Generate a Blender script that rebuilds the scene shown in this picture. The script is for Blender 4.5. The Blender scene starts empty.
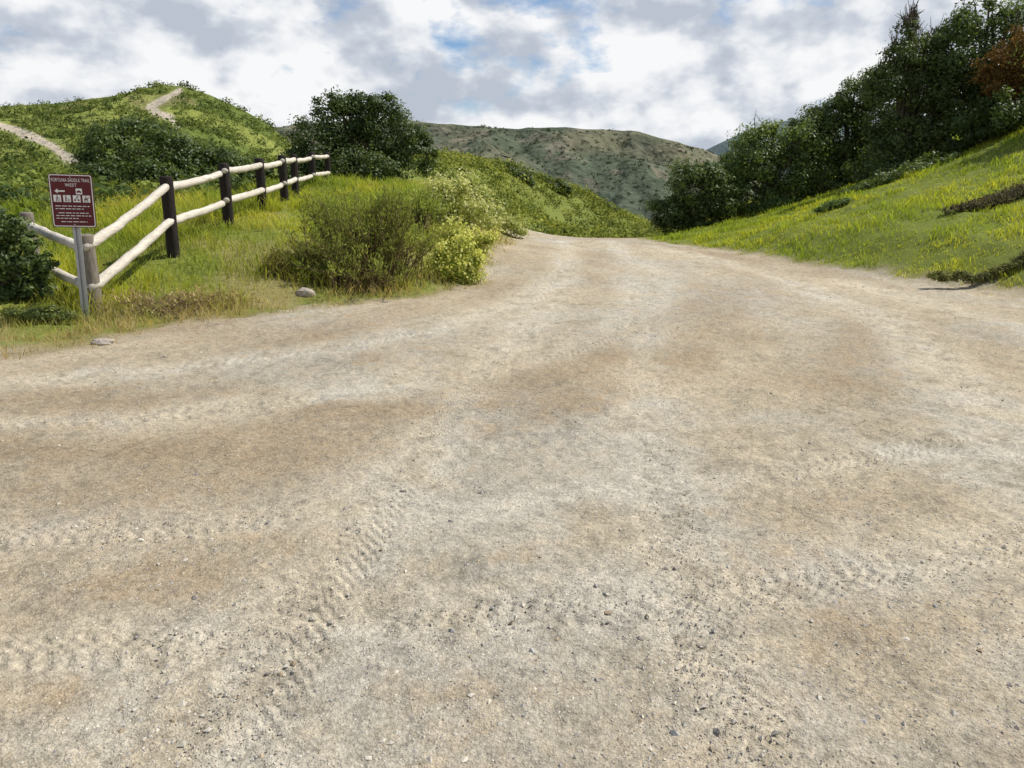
import bpy, math, random
import numpy as np
from mathutils import Vector, Matrix
rng = np.random.default_rng(7)
random.seed(5)
SC = bpy.context.scene
COL = SC.collection
F = 773.0; PT = math.radians(14.4); CP = math.cos(PT); SP = math.sin(PT); CZ = 1.6

def W(px, py, Y):
    a = (px-512)/F; b = (384-py)/F; k = Y/(CP+b*SP)
    return np.array([a*k, Y, CZ+k*(-SP+b*CP)])
def proj(x, y, z):
    dz = z-CZ; d = np.maximum(y*CP-dz*SP, 0.05); up = y*SP+dz*CP
    return 512+F*x/d, 384-F*up/d
def sstep(a, b, v):
    t = np.clip((v-a)/(b-a), 0, 1); return t*t*(3-2*t)

# ------------------------------------------------------------------ noise
def hash2(ix, iy, s):
    h = (ix*374761393+iy*668265263+s*1442695041) & 0xffffffff
    h = ((h ^ (h >> 13))*1274126177) & 0xffffffff
    return ((h ^ (h >> 16)) & 0xffff)/65535.0
def vn(x, y, s=0):
    xf = np.floor(x); yf = np.floor(y); ix = xf.astype(np.int64); iy = yf.astype(np.int64)
    fx = x-xf; fy = y-yf; fx = fx*fx*(3-2*fx); fy = fy*fy*(3-2*fy)
    a = hash2(ix, iy, s); b = hash2(ix+1, iy, s); c = hash2(ix, iy+1, s); d = hash2(ix+1, iy+1, s)
    return (a*(1-fx)+b*fx)*(1-fy)+(c*(1-fx)+d*fx)*fy
def fbm(x, y, s=0, o=4):
    t = 0; a = .5; n = 0
    for i in range(o):
        t = t+a*vn(x*2**i+i*17.3, y*2**i-i*9.1, s+i); n += a; a *= .5
    return t/n

# ------------------------------------------------------------------ mesh helpers
def tag(o, label=None, cat=None, group=None, kind=None):
    if label: o['label'] = label
    if cat: o['category'] = cat
    if group: o['group'] = group
    if kind: o['kind'] = kind
    return o
def empty(name, loc, label, cat, group=None):
    o = bpy.data.objects.new(name, None); COL.objects.link(o); o.location = loc
    o.empty_display_size = .2
    return tag(o, label, cat, group)
def link(name, me, mat, parent=None):
    o = bpy.data.objects.new(name, me); COL.objects.link(o)
    if mat: me.materials.append(mat)
    if parent:
        o.parent = parent
    return o
def qmesh(name, v, q, mat, parent=None, col=None, smooth=False, origin=None):
    v = np.asarray(v, np.float32); q = np.asarray(q, np.int32)
    if origin is not None: v = v-np.asarray(origin, np.float32)
    k = q.shape[1]; me = bpy.data.meshes.new(name)
    me.vertices.add(len(v)); me.vertices.foreach_set('co', v.ravel())
    me.loops.add(q.size); me.loops.foreach_set('vertex_index', q.ravel())
    me.polygons.add(len(q)); me.polygons.foreach_set('loop_start', np.arange(0, q.size, k, dtype=np.int32))
    try: me.polygons.foreach_set('loop_total', np.full(len(q), k, np.int32))
    except Exception: pass
    me.update(calc_edges=True)
    me.polygons.foreach_set('use_smooth', np.full(len(q), smooth, bool))
    if col is not None:
        at = me.attributes.new('Col', 'FLOAT_COLOR', 'POINT')
        c = np.ones((len(v), 4), np.float32); c[:, :3] = np.clip(col, 0, 1); at.data.foreach_set('color', c.ravel())
    return link(name, me, mat, parent)
def pmesh(name, v, f, mat, parent=None, smooth=False):
    me = bpy.data.meshes.new(name); me.from_pydata([tuple(map(float, p)) for p in v], [], f); me.update()
    if smooth:
        for p in me.polygons: p.use_smooth = True
    return link(name, me, mat, parent)

def tube(pts, rad, n=6, caps=False):
    pts = np.asarray(pts, float); m = len(pts); rad = np.asarray(rad, float)
    d = np.gradient(pts, axis=0); d /= np.linalg.norm(d, axis=1)[:, None]+1e-9
    ref = np.array([0, 0, 1.]) if abs(d[0][2]) < .8 else np.array([1., 0, 0])
    u = np.cross(d, ref); u /= np.linalg.norm(u, axis=1)[:, None]+1e-9; w = np.cross(d, u)
    a = np.linspace(0, 2*math.pi, n, endpoint=False)
    v = pts[:, None]+rad[:, None, None]*(np.cos(a)[None, :, None]*u[:, None]+np.sin(a)[None, :, None]*w[:, None])
    v = v.reshape(-1, 3); i = np.arange(m-1)[:, None]*n; j = np.arange(n)[None]; j2 = (j+1) % n
    q = np.stack([i+j, i+j2, i+n+j2, i+n+j], -1).reshape(-1, 4)
    return v, q

# ------------------------------------------------------------------ materials
def mat(name):
    m = bpy.data.materials.new(name); m.use_nodes = True; nt = m.node_tree; nt.nodes.clear()
    out = nt.nodes.new('ShaderNodeOutputMaterial'); return m, nt, out
def N(nt, t, **k):
    n = nt.nodes.new(t)
    for a, b in k.items(): setattr(n, a, b)
    return n
def leaf_mat(name, trans=.35, rough=.55, spec=.25, tint=(1.25, 1.2, .6)):
    m, nt, out = mat(name)
    at = N(nt, 'ShaderNodeAttribute', attribute_name='Col')
    p = N(nt, 'ShaderNodeBsdfPrincipled'); p.inputs['Roughness'].default_value = rough; p.inputs['Specular IOR Level'].default_value = spec
    nt.links.new(at.outputs['Color'], p.inputs['Base Color'])
    mu = N(nt, 'ShaderNodeVectorMath', operation='MULTIPLY'); mu.inputs[1].default_value = tint
    nt.links.new(at.outputs['Color'], mu.inputs[0])
    t = N(nt, 'ShaderNodeBsdfTranslucent'); nt.links.new(mu.outputs[0], t.inputs['Color'])
    mx = N(nt, 'ShaderNodeMixShader'); mx.inputs[0].default_value = trans
    nt.links.new(p.outputs[0], mx.inputs[1]); nt.links.new(t.outputs[0], mx.inputs[2]); nt.links.new(mx.outputs[0], out.inputs[0])
    return m
def surf_mat(name, base=None, rough=.9, n1=40, n2=200, amt=.35, bump=.3, dist=.01, stretch=(1, 1, 1), vor=0, spec=.15, metal=0):
    m, nt, out = mat(name)
    p = N(nt, 'ShaderNodeBsdfPrincipled'); p.inputs['Roughness'].default_value = rough; p.inputs['Specular IOR Level'].default_value = spec
    p.inputs['Metallic'].default_value = metal
    tc = N(nt, 'ShaderNodeTexCoord'); mp = N(nt, 'ShaderNodeMapping'); mp.inputs['Scale'].default_value = stretch
    nt.links.new(tc.outputs['Object'], mp.inputs['Vector'])
    a = N(nt, 'ShaderNodeTexNoise'); a.inputs['Scale'].default_value = n1; a.inputs['Detail'].default_value = 4; a.inputs['Roughness'].default_value = .65
    b = N(nt, 'ShaderNodeTexNoise'); b.inputs['Scale'].default_value = n2; b.inputs['Detail'].default_value = 2
    for t in (a, b): nt.links.new(mp.outputs[0], t.inputs['Vector'])
    ad = N(nt, 'ShaderNodeMath', operation='ADD'); nt.links.new(a.outputs['Fac'], ad.inputs[0]); nt.links.new(b.outputs['Fac'], ad.inputs[1])
    last = ad.outputs[0]
    if vor:
        v = N(nt, 'ShaderNodeTexVoronoi'); v.inputs['Scale'].default_value = vor; nt.links.new(mp.outputs[0], v.inputs['Vector'])
        sub = N(nt, 'ShaderNodeMath', operation='MULTIPLY_ADD'); nt.links.new(v.outputs['Distance'], sub.inputs[0]); sub.inputs[1].default_value = -.5
        nt.links.new(ad.outputs[0], sub.inputs[2]); last = sub.outputs[0]
    mr = N(nt, 'ShaderNodeMapRange'); mr.inputs['From Min'].default_value = .6-(.25 if vor else 0); mr.inputs['From Max'].default_value = 1.4-(.2 if vor else 0)
    mr.inputs['To Min'].default_value = 1-amt; mr.inputs['To Max'].default_value = 1+amt; nt.links.new(last, mr.inputs['Value'])
    vm = N(nt, 'ShaderNodeVectorMath', operation='SCALE')
    if base is None:
        at = N(nt, 'ShaderNodeAttribute', attribute_name='Col'); nt.links.new(at.outputs['Color'], vm.inputs[0])
    else: vm.inputs[0].default_value = base
    nt.links.new(mr.outputs[0], vm.inputs['Scale']); nt.links.new(vm.outputs[0], p.inputs['Base Color'])
    if bump:
        bm = N(nt, 'ShaderNodeBump'); bm.inputs['Strength'].default_value = bump; bm.inputs['Distance'].default_value = dist
        nt.links.new(last, bm.inputs['Height']); nt.links.new(bm.outputs[0], p.inputs['Normal'])
    nt.links.new(p.outputs[0], out.inputs[0]); return m

M_GROUND = surf_mat('dirt_and_gravel', None, .95, 30, 150, .38, .65, .012, vor=60, spec=.1)
M_HILL = surf_mat('hill_scrub', None, .95, .35, 1.6, .30, .5, .8, spec=.05)
M_FAR = surf_mat('far_hill_scrub', None, .95, .035, .16, .40, .6, 5, spec=.03)
M_STONE = surf_mat('pebble_stone', None, .85, 60, 300, .15, .2, .003, spec=.2)
M_GRASS = leaf_mat('grass_blades', .45, .6, .2, (1.15, 1.1, .6))
M_LEAF = leaf_mat('green_leaves', .36, .5, .3)
M_DULL = leaf_mat('dull_scrub_leaves', .34, .8, .1, (1.1, 1.05, .7))
M_PETAL = leaf_mat('pale_petals', .35, .7, .1, (1, 1, .8))
M_BARK = surf_mat('grey_brown_bark', (.10, .08, .06), .9, 12, 60, .4, .5, .01, (1, 1, .25))
M_TWIG = surf_mat('dry_twig', (.17, .115, .07), .9, 12, 60, .3, .2, .01)
M_POST = surf_mat('dark_treated_wood', (.030, .024, .021), .85, 14, 70, .55, .5, .006, (1, 1, .12))
M_POSTG = surf_mat('weathered_post_wood', (.22, .19, .155), .9, 14, 70, .5, .5, .006, (1, 1, .12))
M_RAIL = surf_mat('weathered_pale_rail', (.60, .545, .46), .85, 10, 50, .34, .5, .006, (1, .12, 1))
M_STEEL = surf_mat('galvanised_steel', (.42, .43, .44), .5, 20, 120, .12, .1, .002, metal=.4, spec=.4)
M_SIGN = surf_mat('maroon_sign_sheet', (.115, .012, .017), .45, 6, 40, .12, 0, spec=.3)
M_WHITE = surf_mat('white_reflective_print', (.82, .81, .78), .5, 10, 60, .06, 0, spec=.3)
M_ROCK = surf_mat('pale_rock', (.40, .35, .29), .9, 8, 40, .3, .6, .02)

# ------------------------------------------------------------------ terrain
ROAD = np.array([(-60, 5), (-14, 6.3), (-8, 6.9), (-5, 7.4), (-4.3, 7.95), (-4, 9.0), (-2.8, 10), (-1.07, 11.3), (-.53, 12.8), (-.45, 16.8), (.1, 23.8),
                 (.8, 30), (2, 45), (4, 60), (8, 60), (6, 45), (4.3, 30), (4, 24), (4.9, 21), (5.9, 16.9), (6.8, 13.5), (7.6, 11.1), (10, 8.5), (16, 6), (60, 4), (60, -60), (-60, -60)], float)
def road_sd(x, y):
    d = np.full(x.shape, 1e9); ins = np.zeros(x.shape, bool)
    for i in range(len(ROAD)):
        ax, ay = ROAD[i]; bx, by = ROAD[(i+1) % len(ROAD)]
        ex, ey = bx-ax, by-ay
        t = np.clip(((x-ax)*ex+(y-ay)*ey)/(ex*ex+ey*ey), 0, 1)
        d = np.minimum(d, np.hypot(x-ax-t*ex, y-ay-t*ey))
        c = ((ay > y) != (by > y)) & (x < ex*(y-ay)/(ey if ey else 1e-9)+ax); ins ^= c
    return np.where(ins, -d, d)
FENCE = [(97, 318, 9.6), (174, 258, 11.7), (229, 228, 13.9), (263, 211, 16.2), (285, 205, 18.5), (296, 199, 20.7), (314, 191, 23.0), (329, 185, 25.3)]
CPX = FENCE+[(440, 230, 16), (440, 202, 20), (440, 190, 26), (380, 217, 17), (370, 294, 11.3), (300, 242, 13.5), (120, 196, 22), (0, 198, 20), (200, 192, 24),
             (440, 164, 45), (480, 165, 50), (520, 170, 55), (580, 190, 60), (635, 219, 65), (560, 240, 38), (620, 242, 44),
             (1024, 135, 22), (1024, 220, 14.5), (900, 210, 18), (860, 188, 24), (780, 216, 24), (950, 160, 24), (720, 226, 26), (662, 237, 27)]
CT = [tuple(W(*c)) for c in CPX]+[(-7.4, 12, .45), (-10, 9, .35), (-14, 12, .8), (-25, 15, 1.2), (-20, 35, 2.0), (-10, 35, 1.6), (-30, 60, 1), (-12, 55, 2.4), (-40, 30, 1.5),
     (0, 0, 0), (-5, 2, 0), (5, 2, 0), (-10, 4, 0), (10, 4, 0), (0, 6, 0), (-4, 5, 0), (6, 7, 0), (-20, 3, 0), (0, 10, 0), (3, 10, 0), (2, 15, 0), (4, 15, 0), (2, 20, 0), (2, 24, 0),
     (2.3, 28, -.5), (2.6, 35, -2), (5, 50, -4), (12, 10, 1.2), (16, 12, 3), (20, 20, 5.2), (20, 30, 5), (30, 40, 7), (14, 34, 2.2), (12, 45, -.5), (14, 60, -3.5), (30, 60, 4), (40, 15, 8),
     (0, 80, -5), (12, 85, -9), (0, 100, -14), (30, 100, -10), (-30, 100, -5), (-20, -20, 0), (20, -20, .5), (0, -45, 0), (-50, -10, 0), (50, -10, 4), (60, 60, 8), (-60, 60, 0)]
CT = np.array(CT)
_r = np.sqrt(((CT[:, None, :2]-CT[None, :, :2])**2).sum(-1)+.6)
_A = np.block([[_r+np.eye(len(CT))*1e-3, np.ones((len(CT), 1))], [np.ones((1, len(CT))), np.zeros((1, 1))]])
_w = np.linalg.solve(_A, np.append(CT[:, 2], 0))
def H(x, y, sd=None):
    x = np.atleast_1d(np.asarray(x, float)); y = np.atleast_1d(np.asarray(y, float))
    if sd is None: sd = road_sd(x, y)
    z = np.full(x.shape, _w[-1])
    for i in range(len(CT)): z += _w[i]*np.sqrt((x-CT[i, 0])**2+(y-CT[i, 1])**2+.6)
    k = sstep(-.2, 1.6, sd); rf = sstep(23, 29, y); z = z*(k*(1-rf)+rf)
    r = np.hypot(x, y); w = sstep(80, 170, r); far = -42*sstep(-60, 80, y)
    z = z*(1-w)+far*w
    z += (fbm(x*.35, y*.35, 3, 3)-.5)*.30*sstep(.2, 2.5, sd)*(1-w)
    return z
def Hs(x, y): return float(H(x, y)[0])

th = np.radians(np.concatenate([np.linspace(-43, 43, 800), np.linspace(43, 317, 84)[1:-1]]))
rr = np.concatenate([np.geomspace(.05, 1.2, 18), np.geomspace(1.2, 38, 620)[1:], np.geomspace(38, 5000, 80)[1:]])
R, T = np.meshgrid(rr, th, indexing='ij')
X = (R*np.sin(T)).ravel(); Y = (R*np.cos(T)).ravel()
SD = road_sd(X, Y); Z = H(X, Y, SD)
sdw = SD+(fbm(X*1.3, Y*1.3, 11, 4)-.5)*.9+(vn(X*7, Y*7, 12)-.5)*.2
sdw = np.maximum(sdw, (Y-31)*.4)
road = 1-sstep(-.25, .35, sdw)
near = 1-sstep(25, 40, np.hypot(X, Y))
Z += near*road*((fbm(X*.5, Y*.5, 21, 3)-.5)*.06+(fbm(X*3, Y*3, 22, 4)-.5)*.034+(fbm(X*16, Y*16, 23, 3)-.5)*.015)
Z += near*(1-road)*(fbm(X*3, Y*3, 25, 4)-.5)*.10
# tyre tracks pressed in the loose dirt
TM = np.zeros_like(X); TW = np.zeros_like(X)
def track(pl, wd, pitch, seed, amp=.0062):
    global Z, TM
    pl = np.asarray(pl, float)
    t = np.linspace(0, 1, len(pl)); tt = np.linspace(0, 1, 24)
    cx = np.polyfit(t, pl[:, 0], min(3, len(pl)-1)); cy = np.polyfit(t, pl[:, 1], min(3, len(pl)-1))
    P = np.stack([np.polyval(cx, tt), np.polyval(cy, tt)], 1)
    bb = (X > P[:, 0].min()-1) & (X < P[:, 0].max()+1) & (Y > P[:, 1].min()-1) & (Y < P[:, 1].max()+1)
    ii = np.where(bb)[0]; x, y = X[ii], Y[ii]
    D = np.full(len(ii), 9.); S = np.zeros(len(ii)); acc = 0
    for a, b in zip(P[:-1], P[1:]):
        e = b-a; L = np.hypot(*e); u = e/L; s = np.clip((x-a[0])*u[0]+(y-a[1])*u[1], 0, L)
        dx, dy = x-a[0]-s*u[0], y-a[1]-s*u[1]; d = np.hypot(dx, dy); sg = np.sign(u[0]*dy-u[1]*dx)
        k = d < np.abs(D); D = np.where(k, d*sg, D); S = np.where(k, acc+s, S); acc += L
    Dw = D+(fbm(x*2.2, y*2.2, 48+seed, 3)-.5)*.10
    ends = sstep(0, .8, S)*(1-sstep(acc-.8, acc, S))
    m = (1-sstep(wd*.7, wd*1.05, np.abs(Dw)))*ends*sstep(.42, .54, fbm(S*.8+seed*7, D*3, 40+seed, 4))
    tr = np.tanh(2*np.sin(2*math.pi*(S+.5*np.abs(D))/pitch))*np.tanh(3*np.cos(D*math.pi/wd*3))
    Z[ii] += m*(tr*amp-.004)
    TM[ii] = np.maximum(TM[ii], m)
    TW[ii] = np.maximum(TW[ii], np.exp(-(Dw/(wd*2.2))**2)*ends)
for i, a in enumerate([([(-.8, 1.5), (-.5, 5), (.3, 10), (1.2, 17), (1.5, 24)], .15, .075), ([(.75, 1.4), (.9, 5), (1.7, 10), (2.5, 17), (2.9, 24)], .15, .075),
                       ([(-7, 4.8), (-3, 5.3), (.5, 7.2), (2.3, 12), (2.6, 20)], .14, .09), ([(-7, 6.0), (-3.6, 6.6), (-.9, 8.6), (.6, 13), (1.1, 20)], .14, .09),
                       ([(1.6, 1.7), (3.2, 5), (4.6, 9), (4.6, 15), (3.6, 22)], .14, .08), ([(3.0, 3.2), (5, 6), (5.9, 9), (5.6, 14)], .14, .08),
                       ([(-5, 3.1), (-2, 3.4), (1.5, 4.2), (5, 6.2)], .13, .075), ([(-3.5, 2.2), (-1, 2.5), (1.6, 3.0), (4, 4.2)], .13, .075)]):
    track(*a, i)
PX, PY = proj(X, Y, Z*0)
fr = Y > .5
brown = np.zeros_like(X); grey = np.zeros_like(X)
for (a, b, sx, sy, am) in [(90, 452, 170, 12, .9), (330, 408, 190, 8, .7), (650, 356, 60, 8, .9), (745, 338, 40, 8, .7), (860, 385, 45, 12, .8), (900, 425, 70, 10, .3), (640, 512, 120, 10, .7), (470, 560, 80, 14, .4), (480, 380, 60, 8, .4),
                           (890, 500, 130, 16, .4), (640, 722, 50, 12, .6), (990, 335, 60, 22, .4), (200, 332, 160, 9, .5), (60, 395, 90, 10, .4), (240, 545, 160, 16, .35), (430, 690, 140, 30, .4), (900, 620, 120, 40, .45), (330, 360, 150, 8, .3), (760, 470, 120, 10, .4), (60, 690, 80, 20, .3)]:
    brown += am*np.exp(-((PX-a)/sx)**2-((PY-b)/sy)**2)
for (a, b, sx, sy, am) in [(560, 420, 120, 22, .7), (260, 490, 150, 16, .8), (700, 610, 150, 40, .6), (130, 600, 150, 40, .5), (520, 330, 140, 18, .6), (600, 270, 70, 14, .6), (760, 300, 120, 12, .6), (350, 650, 150, 50, .4), (860, 720, 150, 30, .5), (800, 420, 60, 12, .5), (100, 510, 120, 14, .6)]:
    grey += am*np.exp(-((PX-a)/sx)**2-((PY-b)/sy)**2)
rc = np.hypot(X+10, Y-15); an = np.arctan2(Y-15, X+10)*8
st1 = fbm(rc*1.3, an*.5, 31, 5); st2 = fbm(X*1.1, Y*.45, 33, 5); st3 = fbm(X*5, Y*3.5, 35, 5); st4 = fbm(X*28, Y*28, 36, 3); st5 = fbm(X*13, Y*11, 47, 4)
st6 = fbm(X*2.2, Y*2.2, 49, 5)
bf = np.clip(sstep(.44, .64, .36*st1+.18*st2+.25*st3+.21*st6)*.65+brown*fr*(-.5+2.1*(.5*st3+.3*st5+.2*st6))+.3*sstep(.50, .66, st5)-.35*TW, 0, .9)
gf = np.clip(sstep(.44, .62, .5*fbm(X*.9, Y*.6, 37, 4)+.25*st3+.25*st6)*.8+grey*fr*(.1+st3)+.28*TW, 0, 1)
def mixc(a, b, t): return a*(1-t[:, None])+b*t[:, None]
c_l = np.array([.490, .415, .295]); c_g = np.array([.465, .425, .345]); c_b = np.array([.315, .242, .155])
rcol = mixc(np.tile(c_l, (len(X), 1)), c_g, gf); rcol = mixc(rcol, c_b, bf*(1-.3*TM))
rcol *= (.70+.34*st4+.38*(st3-.5)+.60*(st5-.5)+.22*(st6-.5)+.12*sstep(.5, .8, st2)+.24*(fbm(X*70, Y*70, 38, 2)-.5)+.10*TW)[:, None]
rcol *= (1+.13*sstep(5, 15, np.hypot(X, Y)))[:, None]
gn = fbm(X*.8, Y*.8, 41, 4)
gcol = mixc(np.tile(np.array([.18, .21, .042]), (len(X), 1)), np.array([.25, .22, .09]), sstep(.45, .65, gn)*(X < 1))
gcol = mixc(gcol, np.array([.31, .25, .16]), (1-sstep(.0, .6, sdw))*.8)
gcol = mixc(gcol, np.array([.19, .22, .052]), sstep(26, 34, np.hypot(X, Y)))
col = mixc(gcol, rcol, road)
nr, nth = R.shape
i = np.arange(nr-1)[:, None]; j = np.arange(nth)[None]; j2 = (j+1) % nth
Q = np.stack([i*nth+j, i*nth+j2, (i+1)*nth+j2, (i+1)*nth+j], -1).reshape(-1, 4)[:, ::-1]
V = np.stack([X, Y, Z], 1)
inroad = (sdw[Q].mean(1) < 0)
def sub(q):
    u, inv = np.unique(q, return_inverse=True); return u, inv.reshape(q.shape)
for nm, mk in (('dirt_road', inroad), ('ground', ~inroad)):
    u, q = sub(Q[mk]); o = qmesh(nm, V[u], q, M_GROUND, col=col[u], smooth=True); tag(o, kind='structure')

# ------------------------------------------------------------------ hills
def leaf_quads(pos, nrm, size, asp):
    n = len(pos); nrm = nrm/(np.linalg.norm(nrm, axis=1)[:, None]+1e-9)
    t = rng.normal(size=(n, 3)); t -= (t*nrm).sum(1)[:, None]*nrm; t /= np.linalg.norm(t, axis=1)[:, None]+1e-9
    b = np.cross(nrm, t); s = np.asarray(size)[:, None]*.5
    v = np.stack([pos-t*s, pos+b*s*asp, pos+t*s, pos-b*s*asp], 1).reshape(-1, 3)
    return v, np.arange(n*4).reshape(-1, 4)
def ridge(name, sil, Yr, Yf, zf, Yb, pxr, nu, nv, amp, nsc, colf, m, prof=1.0, label=None, paths=(), fa=.18):
    sx = np.array([s[0] for s in sil], float); sy = np.array([s[1] for s in sil], float)
    px = np.linspace(pxr[0], pxr[1], nu); py = np.interp(px, sx, sy)
    b = (384-py)/F; k = 1/(CP+b*SP); ud = (px-512)/F*k; zr = CZ+k*(-SP+b*CP)*Yr
    tv = np.concatenate([np.linspace(0, 1, nv), 1+np.linspace(0, 1, nv//4)[1:]])
    Tm, U = np.meshgrid(tv, ud, indexing='ij'); ZR = np.broadcast_to(zr, Tm.shape)
    Yy = np.where(Tm <= 1, Yf+(Yr-Yf)*Tm, Yr+(Yb-Yr)*(Tm-1)); Xx = U*Yy
    h = np.where(Tm <= 1, np.clip(Tm, 0, 1)**prof, 1-sstep(0, 1.0, Tm-1))
    Zz = zf+(ZR-zf)*h
    tp = np.sin(np.pi*np.clip(Tm, 0, 1))**.7+.06*(Tm > .8)
    rid = 1-np.abs(2*fbm(Xx*nsc+.9*vn(Yy*nsc*.7, Xx*nsc*.7, 5), Yy*nsc*.6, 51, 4)-1)
    fine = fbm(Xx*nsc*7, Yy*nsc*7, 52, 3)-.5
    Zz = Zz+amp*(rid-.8)*tp+amp*fa*fine*(.25+.75*np.clip(tp, 0, 1))
    x, y, z = Xx.ravel(), Yy.ravel(), Zz.ravel()
    c = colf(x, y, z, rid.ravel(), Tm.ravel())
    pm = np.zeros(len(x)); qx, qy = proj(x, y, z)
    wob = .55+.9*fbm(x*.12, y*.12, 57, 4)
    for pl, wd in paths:
        for (p0, p1), w_ in zip(zip(pl[:-1], pl[1:]), wd):
            ex, ey = p1[0]-p0[0], p1[1]-p0[1]; t = np.clip(((qx-p0[0])*ex+(qy-p0[1])*ey)/(ex*ex+ey*ey), 0, 1)
            d = np.hypot(qx-p0[0]-t*ex, qy-p0[1]-t*ey)/wob; pm = np.maximum(pm, 1-sstep(w_*.5, w_*1.0, d))
    pm *= (Tm.ravel() <= 1)
    c = mixc(c, np.array([.45, .39, .30]), pm)
    n0, n1 = Tm.shape; i = np.arange(n0-1)[:, None]; j = np.arange(n1-1)[None]
    q = np.stack([i*n1+j, i*n1+j+1, (i+1)*n1+j+1, (i+1)*n1+j], -1).reshape(-1, 4)
    o = qmesh(name, np.stack([x, y, z], 1), q, m, col=c, smooth=True); tag(o, label, None, None, 'structure')
    pk = np.zeros(len(x))
    for pl, wd in paths:
        for (p0, p1), w_ in zip(zip(pl[:-1], pl[1:]), wd):
            ex, ey = p1[0]-p0[0], p1[1]-p0[1]; t = np.clip(((qx-p0[0])*ex+(qy-w_*.6-p0[1])*ey)/(ex*ex+ey*ey), 0, 1)
            d = np.hypot(qx-p0[0]-t*ex, qy-w_*.6-p0[1]-t*ey); pk = np.maximum(pk, (d < w_*.9+1)*1.)
    return x, y, z, np.maximum(pm, pk), Tm.ravel()
def hillcol(x, y, z, rid, t):
    n = fbm(x*.06, y*.06, 61, 5)
    c = mixc(np.tile(np.array([.12, .155, .036]), (len(x), 1)), np.array([.22, .245, .06]), sstep(.4, .62, n))
    return mixc(c, np.array([.26, .21, .11]), sstep(.62, .75, fbm(x*.09, y*.09, 63, 4))*.5)
def far_hazecol(x, y, z, rid, t):  # slope colours carry a slight blue-grey tint as aerial haze
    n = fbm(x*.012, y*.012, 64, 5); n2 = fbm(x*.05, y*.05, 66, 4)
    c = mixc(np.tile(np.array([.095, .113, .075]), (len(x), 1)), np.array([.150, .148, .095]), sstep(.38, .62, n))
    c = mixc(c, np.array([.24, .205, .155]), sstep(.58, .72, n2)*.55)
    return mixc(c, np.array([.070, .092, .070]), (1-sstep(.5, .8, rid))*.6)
def blue_hazecol(x, y, z, rid, t):  # distance haze is put into the mountain's blue-grey colour
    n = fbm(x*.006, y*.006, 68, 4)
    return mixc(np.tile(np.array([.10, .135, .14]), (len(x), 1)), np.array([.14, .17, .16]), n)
lh = ridge('hill', [(-500, 150), (-200, 125), (0, 107), (60, 102), (110, 96), (145, 88), (165, 85), (185, 87), (210, 95), (240, 108), (268, 124), (290, 143), (340, 176), (400, 205), (460, 235)], 150, 46, -2, 260, (-420, 470), 620, 240, 5, .03, hillcol, M_HILL, 1.0,
           'green scrub covered hill on the left with pale winding trails',
           [([(84, 182), (74, 162), (52, 146), (25, 134), (-10, 122)], [8, 7, 6, 5]), ([(180, 91), (166, 98), (149, 107), (157, 113), (171, 118), (177, 127)], [3.6, 5, 5, 4, 3.2])])
fh = ridge('mountain_ridge', [(-300, 150), (100, 140), (300, 125), (400, 119), (430, 122), (470, 127), (520, 129), (560, 127), (600, 130), (640, 132), (665, 138), (690, 147), (715, 156), (760, 172), (830, 200), (1400, 260)], 720, 300, -75, 1200, (-300, 1400), 620, 220, 62, .0085, far_hazecol, M_FAR, .9, 'broad brown and green mountain ridge across the valley', fa=.12)
bh = ridge('distant_mountain', [(400, 200), (600, 180), (690, 157), (720, 143), (750, 130), (780, 122), (805, 118), (840, 120), (900, 130), (1000, 150), (1400, 190)], 1700, 1100, -60, 2400, (400, 1400), 240, 80, 70, .003, blue_hazecol, M_FAR, .9, 'hazy blue grey mountain top showing right of the valley', fa=.06)

def clumps(name, pos, rad, nl, lsz, c1, c2, m, label, asp=.6, flat=.6):
    n = len(pos); k = nl; ct = np.repeat(pos, k, 0); rd = np.repeat(rad, k)
    d = rng.normal(size=(n*k, 3)); d /= np.linalg.norm(d, axis=1)[:, None]; d[:, 2] = np.abs(d[:, 2])
    p = ct+d*(rd*rng.uniform(.35, 1, n*k))[:, None]*np.array([1, 1, flat*1.6])
    v, q = leaf_quads(p, d+rng.normal(size=d.shape)*.5, rd*lsz*rng.uniform(.7, 1.3, n*k), asp)
    t = np.repeat(rng.uniform(0, 1, n), k); c = mixc(np.tile(c1, (n*k, 1)), np.asarray(c2), t)*rng.uniform(.7, 1.25, n*k)[:, None]
    o = qmesh(name, v, q, m, col=np.repeat(c, 4, 0)); tag(o, label, 'ground cover', None, 'stuff'); return o
def pick(g, n, tmin=0, tmax=1.02, nz=None):
    x, y, z, pm, t = g; ok = np.where((pm < .02) & (t > tmin) & (t < tmax))[0]
    if nz is not None: ok = ok[fbm(x[ok]*nz[0], y[ok]*nz[0], 71, 4) > nz[1]]
    s = rng.choice(ok, n); return np.stack([x[s]+rng.uniform(-.3, .3, n)*y[s]*.003, y[s], z[s]], 1)
p = pick(lh, 4800); clumps('chaparral', p, rng.uniform(.4, 1.4, len(p)), 28, .34, np.array([.055, .09, .025]), (.23, .27, .07), M_DULL, 'low green chaparral covering the trail crossed hill on the left')
p = pick(fh, 9000, .0, .985, (.012, .41)); clumps('brush', p, rng.uniform(1.0, 2.9, len(p)), 12, .6, np.array([.062, .084, .056]), (.12, .138, .085), M_DULL, 'dark brush dotted over the mountain across the valley', flat=.45)

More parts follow.
